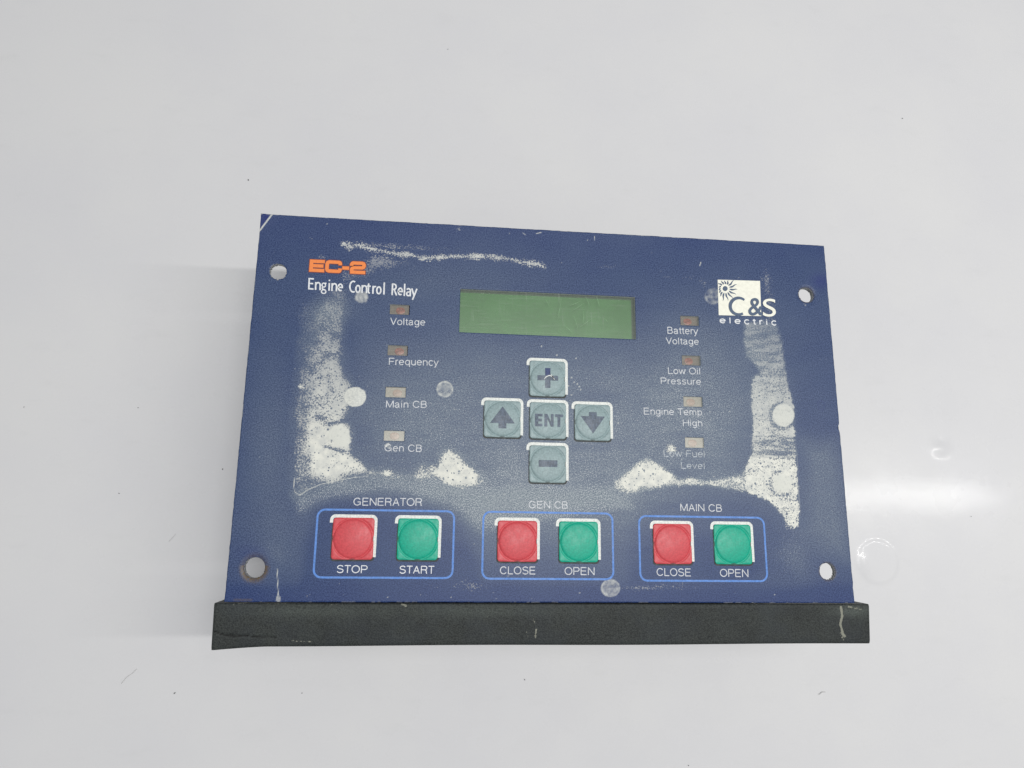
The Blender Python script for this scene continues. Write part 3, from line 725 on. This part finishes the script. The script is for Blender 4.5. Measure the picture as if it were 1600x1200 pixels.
for t_, a, b, c_, mt in (('Voltage', (609.5, 507.5), (664.5, 508.8), 10.8, M_TEXT), ('Frequency', (607.5, 570), (685.5, 571.5), 10.8, M_TEXT), ('Main CB', (603, 636.8), (666.8, 637.3), 10.8, M_TEXT),
                     ('Gen CB', (600.5, 705), (659, 706), 11, M_TEXT), ('GENERATOR', (552, 789.7), (659.3, 790.5), 12, M_TEXT), ('STOP', (526, 895), (574, 895.5), 12, M_TITLE), ('START', (624, 896), (679, 896.3), 12, M_TITLE),
                     ('GEN CB', (826, 794), (887, 794.8), 11.3, M_TEXT), ('CLOSE', (781, 897), (837, 897.4), 12, M_TEXT), ('OPEN', (882, 898), (929, 898.5), 12, M_TEXT), ('MAIN CB', (1063, 798.3), (1128, 799.6), 11.3, M_TEXT),
                     ('CLOSE', (1026, 899.6), (1080, 900.4), 12, M_TEXT), ('OPEN', (1125, 901), (1169.5, 901.6), 12, M_TEXT), ('Battery', (1043, 521.3), (1091, 522.6), 10.5, M_TEXT), ('Voltage', (1040.5, 537.6), (1092, 538.8), 10.3, M_TEXT),
                     ('Low Oil', (1044, 584.2), (1094, 585), 10.2, M_TEXT), ('Pressure', (1032.5, 600), (1095.5, 601.2), 10, M_TEXT), ('Engine Temp', (1006, 647.5), (1097, 649.2), 10.3, M_TEXT), ('High', (1067, 665.5), (1097.5, 666.2), 9.8, M_TEXT),
                     ('Low Fuel', (1037, 713.2), (1101, 714.6), 10.4, M_FAINT), ('Level', (1064, 732), (1101, 732.8), 10, M_FAINT)):
    lettering(t_, a, b, c_, mt)

def warp(q4):
    """unit square (x right, y up) -> panel, bilinear through four drawing points BL, BR, TR, TL"""
    p = [Vector(P(*k)) for k in q4]
    return lambda x, y: tuple((p[0] * (1 - x) * (1 - y) + p[1] * x * (1 - y) + p[2] * x * y + p[3] * (1 - x) * y))
# big orange title: wide square letters; x in cap heights (cap = 1), total width 4.65
T = warp([(483, 424.6), (570.6, 428.8), (571.2, 409.2), (484.6, 405.4)])
TWD = 4.65
def title_strokes():
    w_ = 0.135
    E = [[(1.22, 1 - w_), (0.20, 1 - w_), (0.135, 0.5), (0.135, w_), (1.2, w_)]]
    E = [[(1.24, 1 - w_), (0.16, 1 - w_)], [(0.14, 1.0), (0.14, 0.0)], [(0.2, .5), (1.15, .5)], [(.16, w_), (1.24, w_)]]
    C_ = [[(2.54, .63), (2.54, .75), (2.50, .83), (2.42, 1 - w_), (1.62, 1 - w_), (1.50, .82), (1.45, .70), (1.45, .30), (1.50, .18), (1.62, w_), (2.42, w_), (2.50, .17), (2.54, .25), (2.54, .37)]]
    D = [[(2.72, .43), (3.30, .43)]]
    Z2 = [[(3.50, .63), (3.50, .75), (3.55, .83), (3.63, 1 - w_), (4.38, 1 - w_), (4.48, .83), (4.53, .75), (4.53, .62), (4.48, .54), (4.38, .50), (3.70, .48), (3.57, .44), (3.51, .36), (3.51, .2)], [(3.38, w_), (4.65, w_)]]
    return E + C_ + D + Z2
tf, to = Flat(0.00008), Flat(0.00004)
caph = (Vector(P(483, 424.6)) - Vector(P(484.6, 405.4))).length
for st in title_strokes():
    pts = [T(x / TWD, y) for x, y in st]
    tf.stroke(pts, caph * .27)
    # outline a little longer and wider
    p0 = Vector(pts[0]); p1 = Vector(pts[1]); pe = Vector(pts[-1]); pf = Vector(pts[-2])
    pts2 = [tuple(p0 + (p0 - p1).normalized() * .00024)] + pts[1:-1] + [tuple(pe + (pe - pf).normalized() * .00024)]
    to.stroke(pts2, caph * .27 + .00050)
tt = tf.build('title_lettering', M_ORANGE, relay); tt['label'] = 'bold orange printed title "EC-2"'
to.build('title_outline', M_OUTL, tt, (0, 0, 0))

# humanist condensed subtitle drawn stroke by stroke (glyph box in cap heights)
def G(ch):
    X_ = 0.68
    if ch == 'E': return [[(.07, 0), (.07, 1)], [(.07, .94), (.46, .94)], [(.07, .52), (.42, .52)], [(.07, .06), (.46, .06)]]
    if ch == 'n': return [[(.06, 0), (.06, X_)], [(.06, .42)] + arc(.26, .42, .18, .22, 160, 0, 10) + [(.44, 0)]]
    if ch == 'i': return [[(.08, 0), (.08, X_)], [(.08, .84), (.08, .96)]]
    if ch == 'e': return [[(.06, .36), (.40, .36)] + arc(.235, .36, .17, .28, 10, 310, 18)]
    if ch == 'o': return [arc(.23, .33, .175, .29, 0, 360, 24)]
    if ch == 'C': return [arc(.36, .5, .29, .46, 62, 298, 20)]
    if ch == 'l': return [[(.08, 0), (.08, 1.04)]]
    if ch == 't': return [[(.13, .86), (.13, .18)] + arc(.24, .16, .11, .11, 180, 285, 8), [(.0, .63), (.32, .63)]]
    if ch == 'r': return [[(.06, 0), (.06, X_)], [(.06, .42)] + arc(.24, .42, .17, .21, 165, 65, 8)]
    if ch == 'a': return [arc(.2, .46, .165, .18, 150, 0, 10) + [(.365, 0)], [(.365, .38), (.25, .37)] + arc(.2, .2, .15, .155, 90, 300, 14) + [(.365, .13)]]
    if ch == 'y': return [[(.02, X_), (.24, .06)], [(.46, X_), (.24, .06), (.12, -.28)]]
    if ch == 'R': return [[(.07, 0), (.07, 1)], [(.07, .94), (.2, .94)] + arc(.2, .72, .19, .22, 90, -90, 12) + [(.07, .50)], [(.22, .5), (.46, 0)]]
    if ch == 'g': return [arc(.22, .46, .15, .17, 0, 360, 20), [(.30, .6), (.44, .66)], [(.16, .3), (.09, .2), (.14, .11), (.36, .06)], arc(.23, -.1, .19, .16, 0, 360, 20)]
S1 = warp([(481.3, 452.2), (651.5, 464.0), (652.3, 445.6), (482.0, 434.2)])
# letter left positions, in eighths of a drawing unit from 92
pos = [('E', 92), ('n', 176), ('g', 252), ('i', 340), ('n', 378), ('e', 455), ('C', 597), ('o', 675), ('n', 752), ('t', 820), ('r', 888), ('o', 936), ('l', 1023), ('R', 1128), ('e', 1205), ('l', 1280), ('a', 1313), ('y', 1380)]
sfm = Flat(0.00005)
ch_ = (Vector(P(481.3, 452.2)) - Vector(P(482, 434.2))).length
for g_, px in pos:
    for st in G(g_):
        sfm.stroke([S1((px - 92 + x * 146) / 1360, y) for x, y in st], ch_ * (.128 if g_ != 'g' else .10))
so = sfm.build('subtitle_lettering', M_TITLE, relay); so['label'] = 'white condensed printed words "Engine Control Relay"'

# --- maker's logo
Q = warp([(1123, 492.5), (1189.5, 494.0), (1187.5, 439.0), (1121.3, 437.0)])
lg = Flat(0.00004); lg.poly([Q(0, 0), Q(1, 0), Q(1, 1), Q(0, 1)])
logo = lg.build('logo_square', M_CREAM, relay); logo['label'] = 'cream printed logo square with a dark sun'
sn = Flat(0.00008)
scx, scy = P(1132.9, 451)
px_ = 0.00023
def S_(x, y): return P(1132.9 + x, 451 + y)
sn.poly([S_(3.9 * math.cos(t / 20 * 2 * math.pi), 3.9 * math.sin(t / 20 * 2 * math.pi)) for t in range(20)])
nray = 15
for k in range(nray):
    a0 = 2 * math.pi * k / nray + .12
    ux, uy = math.cos(a0), math.sin(a0)
    L0, L1 = 7.0, 19.5 if ux > -.25 and uy > -.75 else 14.5
    # stay on the square
    while L1 > 8 and (1132.9 + ux * L1 < 1122.5 or 451 + uy * L1 < 438.5): L1 -= .5
    pts = []; tp = []
    for j in range(9):
        f = j / 8; r_ = L0 + (L1 - L0) * f; wv_ = 1.5 * math.sin(f * 5.6 + .3) * f
        pts.append(S_(ux * r_ - uy * wv_, uy * r_ + ux * wv_)); tp.append(max(.12, (1 - f) ** .7 * (.6 + 1.4 * min(1, f * 4))))
    sn.stroke(pts, 1.7 * px_, taper=tp)
so_ = sn.build('logo_sun', M_LOGOBLUE, logo, (0, 0, 0))
lc = Flat(0.00012)
# C and S with swelling strokes
cp = arc(1163.5, 480.0, 18.5, 15.2, -68, -262, 1)
cp = [(1154 + 13.0 * 1.0 * math.cos(math.radians(t)) * 1.02 + 0, 478.6 + 13.0 * math.sin(math.radians(t))) for t in range(-48, -312, -12)]
lc.stroke([P(*p) for p in cp], 4.6 * px_, taper=[.75] + [.8 + .35 * math.sin(math.pi * i / 21) for i in range(1, len(cp))])
lc.build('logo_letter', M_LOGOBLUE, logo, (0, 0, 0))['label'] = 'dark letter "C" on the logo square'
def fit_letter(txt, x0, x1, y0, y1, mat, off, lab, z):
    me_ = glyph_mesh(txt, off); co = np.array([v_.co[:] for v_ in me_.vertices]); mn = co.min(0); mxx = co.max(0)
    for v_ in me_.vertices:
        a = (v_.co.x - mn[0]) / (mxx[0] - mn[0]); b = (v_.co.y - mn[1]) / (mxx[1] - mn[1])
        X__, Y__ = P(x0 + (x1 - x0) * a, y1 + (y0 - y1) * b); v_.co = (X__, Y__, z)
    me_.update()
    for p_ in me_.polygons:
        if p_.normal.z < 0: p_.flip()
    o = link('logo_letter', me_, mat, logo, (0, 0, 0)); o['label'] = lab; return o
fit_letter('&', 1169, 1192.5, 465.8, 493.4, M_LOGOBLUE, 0.012, 'dark ampersand on the logo square', 0.00018)
fit_letter('S', 1191.5, 1212, 467, 495, M_CREAM, 0.002, 'cream letter "S" beside the logo square', 0.00022)
lettering('electric', (1124, 504.6), (1213.8, 508.2), 9.0, M_TITLE, wt=.19, track=.33, label='widely spaced white printed word "electric"')

# --- rounded frames round the key groups
def rrect(x0, x1, y0, y1, r, n_=6):
    return arc(x1 - r, y1 - r, r, r, 90, 0, n_) + arc(x1 - r, y0 + r, r, r, 0, -90, n_) + arc(x0 + r, y0 + r, r, r, 270, 180, n_) + arc(x0 + r, y1 - r, r, r, 180, 90, n_)
for qd, lab in (([(495.5, 796), (710, 799), (706.8, 903.6), (491, 901.8)], 'light blue printed frame round the GENERATOR keys'), ([(755, 799), (957.3, 803), (958, 906), (753.8, 903.2)], 'light blue printed frame round the GEN CB keys'),
            ([(998.3, 805.5), (1194, 809.7), (1198.2, 908.6), (1000.6, 906.6)], 'light blue printed frame round the MAIN CB keys')):
    r_ = quad_rect(qd); f = Flat(0.00003); f.stroke(rrect(r_[0], r_[1], r_[2], r_[3], .0023), .00062, closed=True)
    f.build('group_frame', M_LINE, relay)['label'] = lab

# --- keys
KH = 6.45 * MM        # half width of a key
def key_h(x, y, KH_):
    r_ = np.hypot(x, y) / (KH_ * .96)
    base = 0.00034 + np.zeros_like(r_)
    dome = np.where(r_ < 1, 0.00060 * (1 - r_ ** 2) ** .85 - 0.00002, 0)
    groove = -0.00030 * np.exp(-((r_ - 1) / .045) ** 2)
    e_ = np.minimum(KH_ - np.abs(x), KH_ - np.abs(y)) / 0.0003
    return base + dome + groove - 0.00016 * np.exp(-np.clip(e_, 0, None) * 1.4)
def key_mesh(KH_):
    n_ = 56; t = np.linspace(-KH_, KH_, n_ + 1); A, B = np.meshgrid(t, t); rc = 0.0011
    # pull the corners in to a radius
    ax, ay = np.abs(A), np.abs(B); c0 = KH_ - rc
    ex_, ey_ = np.clip(ax - c0, 0, None), np.clip(ay - c0, 0, None); L = np.hypot(ex_, ey_); mxe = np.maximum(ex_, ey_)
    k = np.where(L > 0, mxe / np.maximum(L, 1e-12), 1)
    A2 = np.sign(A) * np.where((ex_ > 0) & (ey_ > 0), c0 + ex_ * k, ax); B2 = np.sign(B) * np.where((ex_ > 0) & (ey_ > 0), c0 + ey_ * k, ay)
    Zk = key_h(A2, B2, KH_)
    V_ = list(map(tuple, np.stack([A2, B2, Zk], -1).reshape(-1, 3))); gi_ = np.arange((n_ + 1) ** 2).reshape(n_ + 1, n_ + 1)
    F_ = [(int(gi_[i, j]), int(gi_[i, j + 1]), int(gi_[i + 1, j + 1]), int(gi_[i + 1, j])) for i in range(n_) for j in range(n_)]
    rg = [gi_[0, j] for j in range(n_ + 1)] + [gi_[i, n_] for i in range(1, n_ + 1)] + [gi_[n_, j] for j in range(n_ - 1, -1, -1)] + [gi_[i, 0] for i in range(n_ - 1, 0, -1)]
    b0_ = len(V_)
    for r_ in rg: V_.append((V_[r_][0], V_[r_][1], 0.0))
    for k_ in range(len(rg)): F_.append((int(rg[(k_ + 1) % len(rg)]), int(rg[k_]), b0_ + k_, b0_ + (k_ + 1) % len(rg)))
    me_ = mesh('push_key', V_, F_)
    for p_ in me_.polygons: p_.use_smooth = p_.index < n_ * n_
    return me_
def bracket(KH_):
    g = .00050 ; t_ = .00098; c_ = KH_ + g - .00012; r_ = .0012
    pts = [(-c_ - .00015, KH_ - .0016), (-c_ - .00015, c_ - r_)] + arc(-c_ - .00015 + r_, c_ - r_ + .0001, r_, r_, 180, 90, 6)[1:] + arc(c_ - r_, c_ - r_ + .0001, r_, r_, 90, 0, 6) + [(c_, -KH_ + .0012), (c_ - .00002, -KH_ + .0008)]
    f = Flat(.00006); f.stroke(pts, t_)
    return f
def dark_edge(KH_):
    f = Flat(.00003); f.poly(rrect(-KH_ - .00028, KH_ + .00038, -KH_ - .00050, KH_ - .0012, .0011, 5)); return f  # dark rounded patch under the key, edging its sides and bottom
KS = {'nav': 6.05 * MM, 'col': 6.35 * MM}
kme = {k: key_mesh(s_) for k, s_ in KS.items()}
def sym_mesh(polys, KH_):
    bm = bmesh.new()
    for pl in polys:
        vs = [bm.verts.new((x * MM, y * MM, 0)) for x, y in pl]; bm.faces.new(vs)
    bmesh.ops.triangulate(bm, faces=list(bm.faces))
    for _ in range(2): bmesh.ops.subdivide_edges(bm, edges=list(bm.edges), cuts=1, use_grid_fill=True)
    bmesh.ops.triangulate(bm, faces=list(bm.faces))
    for v_ in bm.verts: v_.co.z = float(key_h(np.array(v_.co.x), np.array(v_.co.y), KH_)) + 0.00004
    for f in bm.faces:
        f.normal_update()
        if f.normal.z < 0: f.normal_flip()
    me_ = bpy.data.meshes.new('key_symbol'); bm.to_mesh(me_); bm.free(); return me_
rect = lambda a, b, c_, d: [(a, c_), (b, c_), (b, d), (a, d)]
SY = {'plus': [rect(-3.5, -.9, -.85, .85), rect(.9, 3.5, -.85, .85), rect(-.9, .9, -3.4, -.85), rect(-.9, .9, -.85, .85)],
      'plustop': [rect(-.9, .9, .85, 3.4)],
      'minus': [rect(-3.1, 3.1, -1.1, 1.1)],
      'up': [[(-4.1, -1.6), (-1.3, -1.6), (1.3, -1.6), (4.1, -1.6), (0, 4.0)], rect(-1.3, 1.3, -3.3, -1.6)],
      'down': [[(4.1, 1.9), (1.3, 1.9), (-1.3, 1.9), (-4.1, 1.9), (0, -3.9)], rect(-1.3, 1.3, 1.9, 3.3)]}
keys = [('nav', 855.5, 591.5, M_GREY, ['plus', 'plustop'], 'grey key with a plus sign, top of the cross of keys'), ('nav', 785, 654.5, M_GREY, ['up'], 'grey key with an upward arrow, left in the cross of keys'),
        ('nav', 856.2, 657, M_GREY, ['ENT'], 'grey key lettered ENT, centre of the cross of keys'), ('nav', 926, 660, M_GREY, ['down'], 'grey key with a downward arrow, right in the cross of keys'),
        ('nav', 856, 725, M_GREY, ['minus'], 'grey key with a minus sign, bottom of the cross of keys'),
        ('col', 551.5, 841.5, M_RED, [], 'red STOP key in the GENERATOR group'), ('col', 653, 842.5, M_GREEN, [], 'green START key in the GENERATOR group'),
        ('col', 808.5, 845.5, M_RED, [], 'red CLOSE key in the GEN CB group'), ('col', 904.3, 846.5, M_GREEN, [], 'green OPEN key in the GEN CB group'),
        ('col', 1051.0, 849.7, M_RED, [], 'red CLOSE key in the MAIN CB group'), ('col', 1145.3, 850.5, M_GREEN, [], 'green OPEN key in the MAIN CB group')]
for kd, ku, kv, mt, syms, lab in keys:
    x, y = P(ku, kv, 0.0003); s_ = KS[kd]
    km = kme[kd].copy(); ko = link('push_key', km, mt, relay, (x, y, H0 + .00002)); ko['label'] = lab
    bracket(s_).build('key_outline', M_KEYLINE, ko, (0, 0, 0))
    dark_edge(s_).build('key_dark_line', M_KEYEDGE, ko, (0, 0, 0))
    for sy in syms:
        if sy == 'ENT':
            # heavy letters cut as polygons
            lt = [rect(-4.4, -3.3, -2.1, 2.1), rect(-3.3, -1.9, 1.2, 2.1), rect(-3.3, -2.1, -.45, .45), rect(-3.3, -1.9, -2.1, -1.2),
                  rect(-1.3, -.3, -2.1, 2.1), rect(.9, 1.8, -2.1, 2.1), [(-.3, 2.1), (-.3, .5), (.9, -2.1), (.9, -.5)],
                  rect(2.2, 5.0, 1.2, 2.1), rect(3.1, 4.1, -2.1, 1.2)]
            link('key_symbol', sym_mesh(lt, s_), M_SYM, ko, (0, 0, 0))
        else:
            link('key_symbol', sym_mesh(SY[sy], s_), M_SYMD if sy == 'plustop' else M_SYM, ko, (0, .0001, 0))

# a curl of scraped film on the plus key and fine nicks on a few keys
def curl(name, pts, wd, zz, lab):
    f = Flat(zz); f.stroke([P(a, b, zz) for a, b in pts], wd, taper=[.4] + [1] * (len(pts) - 2) + [.4])
    o = f.build(name, M_KEYLINE, relay); o['label'] = lab
curl('film_scrape', [(850, 593), (853, 589), (858, 586.5), (863, 588), (866, 592)], .00030, .00102, 'pale curl scraped in the film of the plus key')
curl('film_scrape', [(861, 584.5), (865, 591), (867, 593)], .00034, .00102, 'pale nick beside the curl on the plus key')

# ------------------------------------------------------------------ table
def lines(lo, hi, fine):
    a = [lo]
    while a[-1] < hi:
        p_ = a[-1]; st = .02
        for (f0, f1, fs) in fine:
            if f0 - .02 <= p_ < f0: st = min(st, max(fs, (f0 - p_) * .5))
            elif f0 <= p_ <= f1: st = fs
            elif f1 < p_ < f1 + .02: st = min(st, max(fs, (p_ - f1) * .5))
        if abs(p_) > .4: st = .1
        a.append(p_ + st)
    return np.array(a)
TP = lambda a, b: P(a, b, -H0)
dA, dB, dC, dD = TP(1470, 700), TP(1372, 878), TP(851, 1135), TP(1463, 963)
tx = lines(-1.2, 1.4, [(dA[0] - .05, dA[0] + .02, .0005), (dC[0] - .014, dC[0] + .014, .0008)])
ty = lines(-1.0, 1.3, [(dB[1] - .02, dA[1] + .012, .0005), (dC[1] - .012, dC[1] + .012, .0008)])
GX, GY = np.meshgrid(tx, ty)
rB = np.hypot(GX - dB[0], GY - dB[1])
GZ = 0.00016 * np.clip((.0100 - rB) / .0016, 0, 1) ** 1.5 * (GY > dB[1] - .02) \
    + 0.00030 * blob(GX, GY, dB[0] - .0065, dB[1] - .001, .0022, .0050, .25) \
    + 0.00055 * blob(GX, GY, dA[0], dA[1], .0036, .0030) - 0.0002 * blob(GX, GY, dA[0] + .0004, dA[1] + .0030, .0016, .0016) \
    + 0.00005 * blob(GX, GY, dC[0], dC[1], .007, .006) + 0.00008 * blob(GX, GY, dD[0], dD[1], .0018, .0018)
# very gentle waviness of the laminate sheet
GZ = GZ + 0.00003 * (np.sin(GX * 31 + 1.3) * np.sin(GY * 27 + .4))
GZ = GZ * (np.hypot(GX, GY) < 1.2)
nY, nX = GX.shape; gi = np.arange(nX * nY).reshape(nY, nX)
tv = np.stack([GX, GY, GZ - 0.0002], -1).reshape(-1, 3).astype(np.float32)
tq = np.stack([gi[:-1, :-1], gi[:-1, 1:], gi[1:, 1:], gi[1:, :-1]], -1).reshape(-1, 4)
tme = bpy.data.meshes.new('table_top')
tme.vertices.add(len(tv)); tme.vertices.foreach_set('co', tv.ravel())
tme.loops.add(tq.size); tme.loops.foreach_set('vertex_index', tq.astype(np.int32).ravel())
tme.polygons.add(len(tq)); tme.polygons.foreach_set('loop_start', np.arange(0, tq.size, 4, dtype=np.int32))
tme.update(); tme.polygons.foreach_set('use_smooth', [True] * len(tq))
tb = link('table_top', tme, M_TABLE); tb['kind'] = 'structure'

# grit and fibres lying on the table
gb = bmesh.new()
for (a, b, s_) in ((388, 281, .8), (348, 733, .5), (273, 1083, .65), (38, 636, .35), (216, 637, .35), (820, 1062, .45), (472, 1083, .35), (1410, 185, .4), (1076, 1196, .3), (186, 771, .3), (1517, 807, .4), (700, 77, .3)):
    x, y = TP(a, b); mat_ = Matrix.Translation((x, y, .00015)) @ Matrix.Rotation(random.random() * 6, 4, 'Z') @ Matrix.Diagonal((s_ * MM, s_ * .6 * MM, .3 * MM, 1))
    bmesh.ops.create_icosphere(gb, subdivisions=1, radius=.55, matrix=mat_)
for v_ in gb.verts: v_.co += Vector((random.uniform(-1, 1), random.uniform(-1, 1), 0)) * .00012
go = link('dust_specks', bm_mesh('dust_specks', gb), M_DUST); go['kind'] = 'stuff'; go['label'] = 'dark specks of grit on the white table'; go['category'] = 'grit'
for pts, wd, lab in (([(190, 1068), (198, 1058), (207, 1052), (214, 1045)], .00010, 'thin grey hair on the white table at lower left of the panel'), ([(1279, 1085), (1284, 1081), (1289, 1081)], .00018, 'short grey fibre on the white table at lower right of the panel'),
                     ([(264, 846), (271, 839), (275, 834)], .00008, 'faint short fibre on the white table left of the lower corner')):
    q_ = [TP(*p) for p in pts]; bm = bmesh.new(); prev = None
    for i, (x, y) in enumerate(q_):
        d = Vector(q_[min(i + 1, len(q_) - 1)]) - Vector(q_[max(i - 1, 0)]); d.normalize(); nn_ = Vector((-d.y, d.x)) * wd / 2
        rg = [bm.verts.new((x + nn_.x * math.cos(t) , y + nn_.y * math.cos(t), .0003 + wd / 2 + wd / 2 * math.sin(t))) for t in [k * math.pi / 3 for k in range(6)]]
        if prev:
            for k in range(6): bm.faces.new((prev[k], prev[(k + 1) % 6], rg[(k + 1) % 6], rg[k]))
        else: bm.faces.new(rg)
        prev = rg
    bm.faces.new(prev)
    fo = link('fibre', bm_mesh('fibre', bm), M_FIBRE); fo['label'] = lab; fo['category'] = 'fibre'; fo['group'] = 'fibres lying on the table'
print('verts plate', nv, 'table', len(tv))
